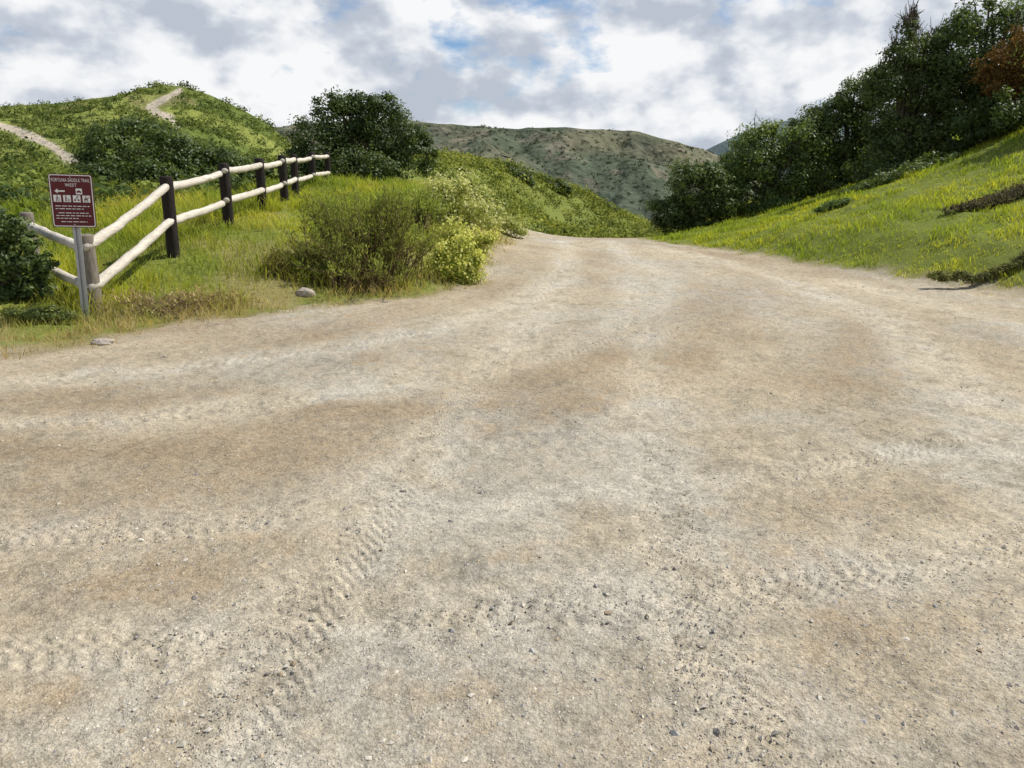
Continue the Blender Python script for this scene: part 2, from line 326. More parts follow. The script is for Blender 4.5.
# ------------------------------------------------------------------ grass
def blades(x, y, z, h, w, c0, c1, lean):
    n = len(x); a = rng.uniform(0, 2*math.pi, n); a2 = rng.uniform(0, 2*math.pi, n)
    s = np.stack([-np.sin(a), np.cos(a), 0*a], 1)*(w*.5)[:, None]; L = np.stack([np.cos(a2), np.sin(a2), 0*a], 1)*(h*lean)[:, None]
    b = np.stack([x, y, z-.02], 1); up = np.array([0, 0, 1.])[None]*h[:, None]
    m = b+up*.55+L*.3; t = b+up*.95+L
    v = np.stack([b-s, b+s, m+s*.75, m-s*.75, t+s*.15, t-s*.15], 1).reshape(-1, 3)
    k = np.arange(n)[:, None]*6; q = np.concatenate([k+np.array([[0, 1, 2, 3]]), k+np.array([[3, 2, 4, 5]])], 1).reshape(-1, 4)
    c = np.stack([c0*.8, c0*.8, c0*.5+c1*.5, c0*.5+c1*.5, c1, c1], 1).reshape(-1, 3)
    return v, q, c
def grass(name, label, n, xr, yr, hmin, hmax, wsc, cg, cy, cd, dryf, keep, edge=.8, pmin=.5):
    x = rng.uniform(*xr, n); y = yr[0]+(yr[1]-yr[0])*rng.uniform(0, 1, n)**1.5
    sd = road_sd(x, y); e = sd+(fbm(x*1.3, y*1.3, 11, 4)-.5)*.9
    pat = sstep(.34, .52, fbm(x*1.1, y*1.1, 85, 4))
    ok = (e > -.15) & (rng.uniform(0, 1, n) < (sstep(-.2, edge, e)*.88+.07)*(pmin+(1-pmin)*pat)) & keep(x, y)
    x, y, e, pat = x[ok], y[ok], e[ok], pat[ok]; n = len(x); z = H(x, y)
    cl = fbm(x*1.6, y*1.6, 81, 4); cl2 = fbm(x*.5, y*.5, 83, 3)
    h = (hmin+(hmax-hmin)*sstep(.35, .8, cl))*(.4+.6*sstep(0, edge*1.4, e))*rng.uniform(.5, 1.35, n)*(.65+.35*pat)
    w = wsc*np.maximum(y, 8)/13*rng.uniform(.6, 1.3, n)
    dry = np.clip(dryf(x, y, e, cl2)+.22*(1-pat)+rng.normal(0, .18, n), 0, 1); g = np.clip(sstep(.35, .7, .5*cl2+.5*fbm(x*.9, y*.9, 87, 3))+rng.normal(0, .18, n), 0, 1)
    c = mixc(mixc(np.tile(cg, (n, 1)), cy, g), cd, dry)*rng.uniform(.8, 1.2, n)[:, None]
    v, q, cc = blades(x, y, z, h, w, c*.9, c*1.12, rng.uniform(.1, .9, n))
    o = qmesh(name, v, q, M_GRASS, col=cc); tag(o, label, 'grass', None, 'stuff')
CG = np.array([.23, .33, .030]); CY = np.array([.55, .56, .05]); CD = np.array([.54, .42, .21])
grass('grass', 'tall green and straw coloured grass on the fenced bank', 200000, (-15, .3), (6.6, 34), .12, .38, .013, CG, CY, CD,
      lambda x, y, e, c: .75*(1-sstep(.3, 1.6, e))+.5*(1-sstep(8.3, 10.4, y))+.2*sstep(.55, .7, c), lambda x, y: (x > -y*.78) & (x < .5), pmin=.7)
grass('meadow_grass', 'bright yellow green grass on the slope right of the road', 230000, (3.8, 26), (7, 38), .06, .19, .015, CG*1.15, CY*1.05, np.array([.50, .45, .13]),
      lambda x, y, e, c: .12*(1-sstep(.0, .3, e))+.04*sstep(.6, .75, c), lambda x, y: (x < y*.82) & (x > 3), edge=.25, pmin=.8)

# mid distance spur beyond the road crest
n = 10000; x = rng.uniform(-14, 18, n); y = rng.uniform(30, 78, n); z = H(x, y)
ok = fbm(x*.25, y*.25, 91, 4) > .28; ps = np.stack([x, y, z], 1)[ok]
clumps('scrub', ps, rng.uniform(.2, .7, len(ps)), 20, .32, np.array([.11, .15, .032]), (.40, .42, .09), M_DULL, 'low yellow green scrub on the spur beyond the road crest', flat=.5)
n = 4600; x = rng.uniform(-45, -7, n); y = rng.uniform(14, 60, n); z = H(x, y); ok = (x > -y*.8) & ((y > 17) | (x < -8.5))
ps = np.stack([x, y, z], 1)[ok]
clumps('undergrowth', ps, rng.uniform(.2, .7, len(ps)), 32, .3, np.array([.055, .092, .025]), (.28, .33, .075), M_DULL, 'mixed green undergrowth behind the rail fence')

# ------------------------------------------------------------------ trees and shrubs
def shrub(name, label, cat, Y, base, lobes, nleaf, leaf, c1, c2, part='crown', asp=.5, m=M_LEAF, tr=.08, nlimb=14, clr=.16, bark=M_BARK, flowers=None, twigs=0, ncl=30, hollow=.4, up=.3, group=None, tl=1.0):
    b = W(base[0], base[1], Y); b[2] = Hs(b[0], b[1])-.05
    root = empty(name, tuple(b), label, cat, group)
    P = []; Nn = []; C = []; cents = []; tot = sum(l[2]*l[3] for l in lobes)
    for l in lobes:
        c = W(l[0], l[1], Y+(l[4] if len(l) > 4 else 0)); s = Y/F; rad = np.array([l[2]*s, .85*min(l[2], l[3]*1.2)*s, l[3]*s])
        fr = l[2]*l[3]/tot; k = max(6, int(ncl*len(lobes)*fr)); nl = int(nleaf*fr/k)
        d = rng.normal(size=(k, 3)); d /= np.linalg.norm(d, axis=1)[:, None]
        f = rng.uniform(hollow, 1, k)**.6*rng.uniform(.8, 1.12, k)
        cc = c+d*rad*f[:, None]*.86; cc[:, 2] = np.maximum(cc[:, 2], H(cc[:, 0], cc[:, 1])+.1); cents.append(cc)
        cr = clr*rad.mean()*2.2*rng.uniform(.6, 1.35, k)
        ctr = np.repeat(cc, nl, 0); g = rng.normal(size=(k*nl, 3)); g /= np.linalg.norm(g, axis=1)[:, None]
        g2 = g*np.repeat(cr, nl)[:, None]*(rng.uniform(0, 1, k*nl)**.5)[:, None]*np.array([1.1, 1.1, .8])
        P.append(ctr+g2); Nn.append(g*.7+np.array([0, 0, up])+rng.normal(size=g.shape)*.45+np.repeat(d, nl, 0)*.4)
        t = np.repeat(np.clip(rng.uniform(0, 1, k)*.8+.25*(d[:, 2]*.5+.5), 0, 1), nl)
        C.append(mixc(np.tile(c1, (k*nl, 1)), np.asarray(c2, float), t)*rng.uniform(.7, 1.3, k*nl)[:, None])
    P = np.concatenate(P); Nn = np.concatenate(Nn); C = np.concatenate(C); cents = np.concatenate(cents)
    gz = H(P[:, 0], P[:, 1]); okk = P[:, 2] > gz+.02; P, Nn, C = P[okk], Nn[okk], C[okk]
    v, q = leaf_quads(P, Nn, leaf*rng.uniform(.65, 1.35, len(P)), asp)
    qmesh(part, v, q, m, root, np.repeat(C, 4, 0), origin=b)
    VV = []; QQ = []; off = 0
    def addt(pts, r, ns=6):
        nonlocal off
        a, f = tube(pts, r, ns); VV.append(a); QQ.append(f+off); off += len(a)
    hh = cents[:, 2].mean()-b[2]; fork = b+np.array([0, 0, .25*hh]); 
    addt([b-[0, 0, .15], b+[0, 0, .08*hh], fork], [tr*1.35, tr*1.05, tr*.85], 8)
    limbs = list(rng.choice(len(cents), min(nlimb, len(cents)), False))
    if twigs:   # limbs that carry the bare twigs reach the highest clumps
        limbs += [int(k) for k in np.argsort(-cents[:, 2])[:16]]
    for ci in limbs:
        e = cents[ci]; mid = fork*.5+e*.5+rng.normal(size=3)*.06*hh+np.array([0, 0, .05*hh])
        addt([fork-[0, 0, .05*hh], fork*.72+mid*.28, mid, mid*.4+e*.6, e], np.array([.62, .52, .38, .25, .1])*tr)
    for k in range(twigs):
        e0 = cents[limbs[rng.integers(len(limbs))]]; dv = rng.normal(size=3)*.25; dv[2] = abs(dv[2])+.35; e1 = e0+dv*rng.uniform(.5, 1.3)*tl
        addt([e0, e0*.5+e1*.5+rng.normal(size=3)*.05*tl, e1], np.array([.018, .012, .005]), 4)
    qmesh('trunk', np.concatenate(VV), np.concatenate(QQ), bark, root, smooth=True, origin=b)
    if flowers:
        nf, fs, fc1, fc2 = flowers
        ci = rng.integers(len(P), size=nf); w = cents.mean(0); o = P[ci]; dv = o-w; dv /= np.linalg.norm(dv, axis=1)[:, None]+1e-6
        o = o+dv*rng.uniform(0, .12, nf)[:, None]+np.array([0, 0, 1])*rng.uniform(0, .12, nf)[:, None]
        v, q = leaf_quads(o, dv+rng.normal(size=o.shape)*.8, fs*rng.uniform(.6, 1.4, nf), .9)
        cc = mixc(np.tile(fc1, (nf, 1)), np.asarray(fc2, float), rng.uniform(0, 1, nf))
        fo = qmesh('blossom', v, q, M_PETAL, root, np.repeat(cc, 4, 0), origin=b); fo['kind'] = 'stuff'
    return root
D1 = np.array([.042, .070, .023]); D2 = (.115, .165, .045)
E1 = np.array([.050, .082, .026]); E2 = (.185, .245, .066)
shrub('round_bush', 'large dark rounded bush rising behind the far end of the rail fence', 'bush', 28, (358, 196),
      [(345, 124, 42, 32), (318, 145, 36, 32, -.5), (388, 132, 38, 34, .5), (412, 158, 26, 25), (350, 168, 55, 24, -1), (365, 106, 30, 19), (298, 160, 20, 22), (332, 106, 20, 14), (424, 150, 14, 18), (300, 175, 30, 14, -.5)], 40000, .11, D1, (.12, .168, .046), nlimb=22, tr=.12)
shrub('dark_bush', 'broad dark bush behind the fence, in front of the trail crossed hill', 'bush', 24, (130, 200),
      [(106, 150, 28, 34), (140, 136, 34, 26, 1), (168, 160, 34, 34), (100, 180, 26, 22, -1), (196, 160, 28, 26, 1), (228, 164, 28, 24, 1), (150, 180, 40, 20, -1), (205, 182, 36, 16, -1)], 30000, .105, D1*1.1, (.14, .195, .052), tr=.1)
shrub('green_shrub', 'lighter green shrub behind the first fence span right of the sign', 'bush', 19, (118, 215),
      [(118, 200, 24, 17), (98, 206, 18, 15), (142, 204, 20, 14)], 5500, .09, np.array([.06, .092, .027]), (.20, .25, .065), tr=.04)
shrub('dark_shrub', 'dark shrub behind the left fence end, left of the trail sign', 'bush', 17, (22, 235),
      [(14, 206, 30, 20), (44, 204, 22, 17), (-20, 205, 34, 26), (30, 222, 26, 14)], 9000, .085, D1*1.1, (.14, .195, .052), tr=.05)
shrub('low_brush', 'low dark brush between the broad dark bush and the large rounded bush', 'bush', 26, (262, 190),
      [(258, 172, 28, 16), (284, 172, 22, 16), (240, 180, 24, 12)], 7000, .11, D1*1.2, (.15, .20, .055), tr=.05)
shrub('leafy_bush', 'dark leafy bush at the left frame edge in front of the fence end', 'bush', 10.1, (2, 322),
      [(-6, 246, 32, 42), (-34, 240, 45, 50), (20, 266, 28, 34), (4, 222, 24, 18), (-12, 298, 40, 26), (44, 290, 22, 26), (24, 302, 30, 22), (48, 266, 13, 16), (28, 246, 16, 16)], 19000, .058, np.array([.045, .076, .027]), (.17, .235, .064), tr=.05, nlimb=18)
shrub('weedy_shrub', 'low leafy weeds beside the sign post at the fence corner', 'bush', 9.2, (50, 332),
      [(48, 316, 22, 14), (66, 320, 14, 10), (22, 322, 22, 12)], 3600, .05, np.array([.07, .10, .028]), (.26, .30, .075), tr=.02, asp=.4)
# right hand trees
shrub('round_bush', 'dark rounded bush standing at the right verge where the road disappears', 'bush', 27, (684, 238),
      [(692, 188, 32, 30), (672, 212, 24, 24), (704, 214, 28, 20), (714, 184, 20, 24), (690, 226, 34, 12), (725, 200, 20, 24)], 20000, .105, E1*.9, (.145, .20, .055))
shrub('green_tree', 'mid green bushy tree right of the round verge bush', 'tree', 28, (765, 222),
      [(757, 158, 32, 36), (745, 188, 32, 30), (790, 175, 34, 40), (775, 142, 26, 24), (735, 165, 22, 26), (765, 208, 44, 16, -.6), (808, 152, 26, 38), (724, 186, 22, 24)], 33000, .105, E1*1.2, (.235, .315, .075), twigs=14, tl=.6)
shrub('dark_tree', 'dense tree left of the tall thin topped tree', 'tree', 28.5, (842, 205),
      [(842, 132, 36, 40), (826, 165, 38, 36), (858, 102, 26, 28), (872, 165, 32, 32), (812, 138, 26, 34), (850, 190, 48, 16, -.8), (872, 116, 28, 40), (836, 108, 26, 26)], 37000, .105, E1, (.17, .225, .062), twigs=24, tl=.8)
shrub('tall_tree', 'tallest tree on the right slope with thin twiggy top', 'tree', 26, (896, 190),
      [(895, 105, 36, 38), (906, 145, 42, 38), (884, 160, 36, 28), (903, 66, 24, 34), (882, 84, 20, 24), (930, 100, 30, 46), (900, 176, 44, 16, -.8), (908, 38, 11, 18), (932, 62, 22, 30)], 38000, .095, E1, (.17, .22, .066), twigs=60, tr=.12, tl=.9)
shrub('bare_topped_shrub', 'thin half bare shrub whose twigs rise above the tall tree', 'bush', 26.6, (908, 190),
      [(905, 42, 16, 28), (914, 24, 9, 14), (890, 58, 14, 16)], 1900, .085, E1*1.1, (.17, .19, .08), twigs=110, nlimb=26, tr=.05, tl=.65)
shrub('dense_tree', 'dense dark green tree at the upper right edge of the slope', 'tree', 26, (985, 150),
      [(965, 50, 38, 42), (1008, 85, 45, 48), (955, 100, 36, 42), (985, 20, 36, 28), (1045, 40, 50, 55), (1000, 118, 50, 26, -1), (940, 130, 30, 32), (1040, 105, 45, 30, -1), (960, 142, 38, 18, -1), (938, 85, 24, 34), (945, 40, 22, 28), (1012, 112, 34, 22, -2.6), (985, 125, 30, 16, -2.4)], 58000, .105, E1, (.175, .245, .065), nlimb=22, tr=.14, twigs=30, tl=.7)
shrub('rust_bush', 'rust brown bush against the dense tree at the right edge', 'bush', 24.2, (1022, 130),
      [(995, 66, 24, 20), (1018, 46, 24, 22), (1018, 76, 26, 18), (1040, 62, 24, 30), (985, 78, 14, 12), (1005, 90, 24, 12, -.4)], 10000, .085, np.array([.12, .082, .03]), (.29, .16, .05), m=M_DULL, bark=M_TWIG, tr=.03, nlimb=5)
shrub('dense_tree', 'dense green tree just past the right frame edge of the slope', 'tree', 21.5, (1085, 120),
      [(1075, 100, 45, 35), (1100, 50, 60, 60), (1058, 122, 26, 16), (1040, 118, 30, 14)], 12000, .12, E1, E2, tr=.12)
shrub('small_bush', 'small bright green bush on the grass below the dark tree', 'bush', 21, (832, 224),
      [(832, 211, 14, 12), (822, 216, 9, 8), (842, 216, 8, 8)], 2500, .08, np.array([.08, .13, .03]), (.20, .27, .07), tr=.03)
shrub('pale_shrub', 'low leafy shrub at the foot of the tall tree', 'bush', 23, (890, 200),
      [(880, 186, 28, 16), (915, 176, 30, 18), (855, 200, 20, 10), (940, 164, 26, 14)], 7000, .09, np.array([.07, .11, .028]), (.22, .28, .07), tr=.04)
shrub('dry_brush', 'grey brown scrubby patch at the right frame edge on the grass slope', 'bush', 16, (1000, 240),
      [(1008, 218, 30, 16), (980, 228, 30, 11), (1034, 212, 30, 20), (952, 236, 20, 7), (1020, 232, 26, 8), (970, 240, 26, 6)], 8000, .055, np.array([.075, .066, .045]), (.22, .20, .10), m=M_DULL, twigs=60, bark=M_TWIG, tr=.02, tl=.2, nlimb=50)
shrub('dry_brush', 'flat dark brush strip added for a shaded patch low on the right slope just above the road edge', 'bush', 12.4, (985, 284),  # low leaf strip added to stand in for a shadowed patch of bank
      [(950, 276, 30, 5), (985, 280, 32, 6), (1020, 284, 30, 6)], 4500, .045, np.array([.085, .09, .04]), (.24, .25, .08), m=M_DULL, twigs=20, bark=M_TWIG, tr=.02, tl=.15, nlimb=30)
shrub('edge_bush', 'green bush rising at the right frame edge above the grey dry brush', 'bush', 20, (1045, 190),
      [(1042, 172, 22, 18), (1070, 150, 30, 35)], 5000, .09, E1, E2, tr=.05)
# spur bushes
for (px, py, rx, ry, Yd, lab) in [(518, 180, 17, 12, 54, 'dark bush on the ridge of the spur, left one of two'), (552, 188, 20, 11, 57, 'dark bush on the ridge of the spur, right one of two'), (600, 208, 16, 8, 60, 'low dark bush far down the spur near the valley')]:
    shrub('spur_bush', lab, 'bush', Yd, (px, py+ry), [(px, py, rx, ry), (px-rx*.6, py+ry*.4, rx*.6, ry*.6), (px+rx*.6, py+ry*.3, rx*.6, ry*.6)], 3000, .2, D1*1.4, (.17, .21, .06), tr=.06, nlimb=8)
# mustard in flower
PY1 = np.array([.66, .66, .12]); PY2 = (.80, .79, .30)
shrub('flowering_mustard', 'yellow flowering mustard bush at the road edge right of the olive shrub', 'flowering plant', 12.9, (455, 290),
      [(455, 266, 22, 18), (438, 278, 20, 16), (470, 277, 15, 12), (463, 250, 12, 12), (440, 254, 10, 13), (475, 262, 8, 10)], 4600, .06, np.array([.17, .23, .035]), (.44, .50, .08), part='foliage', asp=.3, tr=.02, flowers=(2400, .045, PY1, PY2), bark=M_TWIG, clr=.30, hollow=.1)
shrub('flowering_mustard', 'yellow flowering mustard between the road edge bush and the tall stand', 'flowering plant', 15, (470, 262),
      [(468, 242, 16, 12), (480, 250, 10, 9), (452, 236, 16, 14), (486, 240, 10, 8)], 3000, .065, np.array([.18, .23, .04]), (.44, .48, .09), part='foliage', asp=.3, tr=.02, flowers=(1400, .05, PY1, PY2), bark=M_TWIG, clr=.32, hollow=.1)
shrub('flowering_mustard', 'tall pale yellow mustard stand behind the road edge mustard bush', 'flowering plant', 18, (470, 244),
      [(456, 200, 16, 16), (474, 212, 18, 14), (443, 212, 22, 18), (490, 224, 13, 11), (462, 229, 28, 14), (440, 192, 14, 14), (463, 186, 8, 9), (430, 200, 14, 13)], 6500, .075, np.array([.19, .24, .045]), (.45, .49, .11), part='foliage', asp=.3, tr=.02, flowers=(3400, .055, np.array([.66, .65, .20]), (.82, .81, .48)), bark=M_TWIG, clr=.30, hollow=.1)
shrub('flowering_mustard', 'far small mustard clump where the bank meets the road crest', 'flowering plant', 24, (500, 240),
      [(492, 212, 14, 11), (508, 225, 14, 9), (480, 198, 14, 12), (466, 183, 14, 10), (520, 232, 12, 5)], 3800, .09, np.array([.19, .24, .05]), (.44, .49, .12), part='foliage', asp=.35, tr=.02, flowers=(1300, .06, np.array([.66, .65, .22]), (.78, .78, .45)), bark=M_TWIG, clr=.28, hollow=.1)

# feathery olive shrub: many thin stems fanning from the base
def broom(name, label, Y, base, dome, nst, nleaf, c1, c2, cs, lo=.30, tw=.65, sr=1.0):
    b = W(base[0], base[1], Y); b[2] = Hs(b[0], b[1])-.03
    root = empty(name, tuple(b), label, 'bush'); s = Y/F
    VV = []; QQ = []; off = 0; LP = []; LC = []
    for k in range(nst):
        l = dome[rng.integers(len(dome))]; c = W(l[0], l[1], Y+l[4]); d = rng.normal(size=3); d /= np.linalg.norm(d); d[2] = abs(d[2])*1.1-.15
        e = c+d*np.array([l[2]*s, l[2]*s*.8, l[3]*s])*rng.uniform(.4, 1.38)
        st = b+np.array([(e[0]-b[0])*.55*rng.uniform(.4, 1), (e[1]-b[1])*.5, 0])+rng.normal(size=3)*np.array([.18, .15, 0]); st[2] = Hs(st[0], st[1])-.02
        m = st*.5+e*.5; m[2] += .12*rng.uniform(0, 1); m[:2] = st[:2]*.55+e[:2]*.45+rng.normal(size=2)*.05
        pts = np.array([st, st*.55+m*.45, m, m*.4+e*.6, e]); a, f = tube(pts, np.array([.011, .009, .006, .004, .003])*sr, 4); VV.append(a); QQ.append(f+off); off += len(a)
        n = nleaf; t = rng.uniform(lo, 1.03, n)**.8; q = np.stack([np.interp(t, np.linspace(0, 1, 5), pts[:, i]) for i in range(3)], 1)
        q += rng.normal(size=q.shape)*.040; LP.append(q)
        tone = rng.uniform(); tt = np.clip((t-.35)/.55+rng.normal(0, .2, n), 0, 1)*tw+(1-tw)*1.1*tone
        LC.append(mixc(np.tile(c1, (n, 1)), c2, np.clip(tt, 0, 1))*rng.uniform(.65, 1.4))
    P = np.concatenate(LP); C = np.concatenate(LC)
    ok = P[:, 2] > H(P[:, 0], P[:, 1]); P, C = P[ok], C[ok]; n = len(P)
    t = rng.normal(size=(n, 3))*.6; t[:, 2] += .85; t /= np.linalg.norm(t, axis=1)[:, None]; w = np.cross(t, rng.normal(size=(n, 3))); w /= np.linalg.norm(w, axis=1)[:, None]
    L = rng.uniform(.045, .10, n)[:, None]; v = np.stack([P, P+t*L*.5+w*.0085, P+t*L, P+t*L*.5-w*.0085], 1).reshape(-1, 3)
    qmesh('foliage', v, np.arange(n*4).reshape(-1, 4), M_DULL, root, np.repeat(C, 4, 0), origin=b)
    qmesh('stems', np.concatenate(VV), np.concatenate(QQ), cs, root, smooth=True, origin=b)
broom('olive_shrub', 'spreading olive shrub with brown woody stems in front of the fence bank', 11.9, (368, 298), [(368, 236, 48, 38, 0), (316, 246, 32, 36, -.2), (410, 244, 32, 38, .2), (392, 208, 24, 20, .3), (338, 212, 34, 24, .2), (355, 272, 58, 20, -.4), (300, 268, 26, 18, -.2)], 360, 46,
      np.array([.120, .085, .038]), np.array([.30, .36, .072]), M_TWIG, tw=.75)
broom('olive_shrub', 'yellow green shrub higher on the bank behind the feathery one', 16, (415, 224), [(420, 206, 24, 16, 0), (395, 210, 22, 16, .2)], 140, 40, np.array([.14, .17, .045]), np.array([.38, .45, .09]), M_TWIG)
broom('olive_shrub', 'small reddish dry shrub left of the feathery one', 11.6, (282, 292), [(282, 272, 18, 18, 0)], 50, 22, np.array([.24, .16, .07]), np.array([.42, .40, .11]), M_TWIG)
broom('dry_weed', 'low clump of dry straw weeds at the road edge right of the trail sign', 9.7, (165, 318), [(130, 308, 40, 16, 0), (205, 302, 44, 16, .4)], 110, 8, np.array([.38, .26, .14]), np.array([.54, .44, .23]), M_TWIG, .5, sr=.6)

# ------------------------------------------------------------------ pebbles
def stones(name, label, n, rmin, rmax, smin, smax, pw, thr=.47):
    r = np.exp(rng.uniform(math.log(rmin), math.log(rmax), n)); t = np.radians(rng.uniform(-41, 41, n)); x = r*np.sin(t); y = r*np.cos(t)
    sd = road_sd(x, y); ok = (sd < .3) & (fbm(x*1.7, y*1.2, 93, 4)+rng.normal(0, .15, n) > thr); x, y = x[ok], y[ok]; n = len(x)
    s = (smin+(smax-smin)*rng.uniform(0, 1, n)**pw)*(1+.02*np.hypot(x, y))
    ico = np.array([[1, 0, 0], [-1, 0, 0], [0, 1, 0], [0, -1, 0], [0, 0, 1], [0, 0, -1]], float)
    a = rng.uniform(0, 2*math.pi, n); ca, sa = np.cos(a), np.sin(a)
    v = ico[None]*rng.uniform(.55, 1.25, (n, 6, 1))*s[:, None, None]*.5+rng.normal(size=(n, 6, 3))*s[:, None, None]*.10
    v[:, :, 2] *= .7; vx = v[:, :, 0]*ca[:, None]-v[:, :, 1]*sa[:, None]; vy = v[:, :, 0]*sa[:, None]+v[:, :, 1]*ca[:, None]
    z = H(x, y)+(fbm(x*.5, y*.5, 21, 3)-.5)*.06+(fbm(x*3, y*3, 22, 4)-.5)*.034+(fbm(x*16, y*16, 23, 3)-.5)*.015
    vv = np.stack([vx+x[:, None], vy+y[:, None], v[:, :, 2]+(z+s*.05)[:, None]], -1).reshape(-1, 3)
    f = np.array([[0, 2, 4], [2, 1, 4], [1, 3, 4], [3, 0, 4], [2, 0, 5], [1, 2, 5], [3, 1, 5], [0, 3, 5]])
    q = (np.arange(n)[:, None, None]*6+f[None]).reshape(-1, 3)
    pal = np.array([[.49, .45, .38], [.40, .37, .325], [.58, .53, .44], [.24, .22, .20], [.38, .30, .205], [.36, .35, .335]])
    c = pal[rng.choice(6, n, p=[.31, .2, .25, .04, .13, .07])]*rng.uniform(.8, 1.2, n)[:, None]
    o = qmesh(name, vv, q, M_STONE, col=np.repeat(c, 6, 0)); tag(o, label, 'gravel', None, 'stuff')
stones('gravel', 'small grey and tan gravel strewn over the dirt road', 110000, 1.6, 22, .003, .012, 2.0, .47)
stones('pebbles', 'larger loose pebbles strewn over the dirt road', 3600, 1.7, 16, .012, .028, 3, .48)

def rock(name, label, px, py, Y, sx, sy, sz):
    b = W(px, py, Y); b[2] = Hs(b[0], b[1])
    import bmesh
    bm = bmesh.new(); bmesh.ops.create_icosphere(bm, subdivisions=3, radius=1)
    for v in bm.verts:
        c = v.co; k = 1+.35*(float(vn(np.array([c.x*1.6+px]), np.array([c.y*1.6+c.z*2.1]), 9)[0])-.5)+.14*(float(vn(np.array([c.x*4+px]), np.array([c.y*4+c.z*4.1]), 8)[0])-.5)
        v.co = Vector((c.x*sx*k, c.y*sy*k, max(c.z, -.6)*sz*k+sz*.25))
    me = bpy.data.meshes.new(name); bm.to_mesh(me); bm.free(); o = link(name, me, M_ROCK); o.location = b; tag(o, label, 'rock'); return o
rock('rock', 'pale rock in the grass left of the olive shrub', 306, 291, 11.0, .14, .12, .09)
rock('rock', 'flat grey stone at the road edge below the trail sign', 103, 344, 8.0, .12, .08, .035)

# ------------------------------------------------------------------ fence
def log_mesh(pts, rad, n, seed, wob=.06):
    pts = np.asarray(pts, float); v, q = tube(pts, rad, n)
    m = len(pts); vv = v.reshape(m, n, 3); k = 1+wob*(vn(np.arange(n)[None]*.9+np.zeros((m, 1)), np.arange(m)[:, None]*.45+seed*3.1, seed)-.5)*2
    vv = pts[:, None]+(vv-pts[:, None])*k[..., None]; v = list(map(tuple, vv.reshape(-1, 3))); f = [tuple(map(int, a)) for a in q]
    f.append(tuple(range(n-1, -1, -1))); f.append(tuple(range((m-1)*n, m*n))); return v, f
fp = [W(*c) for c in FENCE]
tp_px = [(90, 234), (167, 176), (226, 163), (261, 158), (283, 155), (295, 154), (314, 152), (328, 152)]
f0 = np.array([fp[0][0], fp[0][1], 0]); f0[2] = Hs(f0[0], f0[1])
fence = empty('rail_fence', tuple(f0), 'rustic two rail fence with dark posts and pale rails climbing the bank', 'fence')
posts = [W(40, 300, 11.6)]; posts[0][2] = Hs(posts[0][0], posts[0][1])
tz = [W(36, 212, 11.6)[2]]
for c, t in zip(FENCE, tp_px):
    w = W(*c); posts.append(np.array([w[0], w[1], Hs(w[0], w[1])])); tz.append(W(t[0], t[1], c[2])[2])
for k, (pb, zt) in enumerate(zip(posts, tz)):
    hgt = zt-pb[2]; zs = np.concatenate([[-.3], np.linspace(0, hgt-.03, 12), [hgt-.012, hgt]])
    pts = np.stack([pb[0]-f0[0]+0*zs+rng.normal()*.01*zs, pb[1]-f0[1]+0*zs, pb[2]-f0[2]+zs], 1)
    rad = np.full(len(zs), .092); rad[-2] = .085; rad[-1] = .062
    v, f = log_mesh(pts, rad, 14, 100+k, .05); o = pmesh('post', v, f, M_POSTG if k < 2 else M_POST, fence, True)
    if k == 1: o['label'] = 'pale weathered corner post behind the sign'
for k in range(len(posts)-1):
    for dz in (.15, .64):
        a = posts[k].copy(); b = posts[k+1].copy(); a[2] = tz[k]-dz; b[2] = tz[k+1]-dz
        d = (b-a); L = np.linalg.norm(d); d /= L; off = np.array([0.03*(1 if k % 2 else -1), 0, .02*(1 if k % 2 else -1)])
        ext = .04 if k == len(posts)-2 else .10
        t = np.linspace(-.10, L+ext, 16); pts = a[None]+t[:, None]*d[None]+off-f0
        pts[:, 2] += -.02*np.sin(np.linspace(0, math.pi, 16))+rng.normal(0, .004, 16); pts[:, 0] += rng.normal(0, .004, 16)
        rad = np.linspace(.064, .054, 16)*(1 if rng.uniform() > .5 else 1.05); rad[0] *= .7; rad[-1] *= .7
        v, f = log_mesh(pts, rad, 12, 200+k*2+int(dz*10), .09); pmesh('rail', v, f, M_RAIL, fence, True)

# ------------------------------------------------------------------ trail sign
sb = W(86, 322, 9.3); sb[2] = Hs(sb[0], sb[1])
stp = W(70, 174, 9.3); SH = stp[2]-sb[2]
sign = empty('trail_sign', tuple(sb), 'maroon trail sign with white lettering on a grey metal post', 'sign')
lean = math.atan2(stp[0]-sb[0], SH); sign.rotation_euler = (0, lean, math.radians(14))
prof = [(-.042, .012), (-.042, .0), (-.022, .0), (-.016, -.022), (.016, -.022), (.022, .0), (.042, .0), (.042, .012), (.014, .012), (.010, -.010), (-.010, -.010), (-.014, .012)]
prof = [(x, -y+.02) for x, y in prof]
def prism(profile, z0, z1):
    n = len(profile); v = [(x, y, z0) for x, y in profile]+[(x, y, z1) for x, y in profile]
    f = [(i, (i+1) % n, n+(i+1) % n, n+i) for i in range(n)]+[tuple(range(n-1, -1, -1)), tuple(range(n, 2*n))]; return v, f
v, f = prism(prof, -.3, SH-.03); pmesh('post', v, f, M_STEEL, sign)
PW, PH = .50, .665; KS = .93; pz = SH-PH   # artwork drawn at .50 x .665, panel scaled by KS about its top edge
def rrect(w, h, r, n=6):
    p = []
    for cx, cz, a0 in ((w/2-r, h-r, 0), (-w/2+r, h-r, 90), (-w/2+r, r, 180), (w/2-r, r, 270)):
        for k in range(n+1):
            a = math.radians(a0+90*k/n); p.append((cx+r*math.cos(a), cz+r*math.sin(a)))
    return p
pp = rrect(PW, PH, .03); n = len(pp); yf, yb = -.034, -.030
v = [(x, yf, pz+z) for x, z in pp]+[(x, yb, pz+z) for x, z in pp]
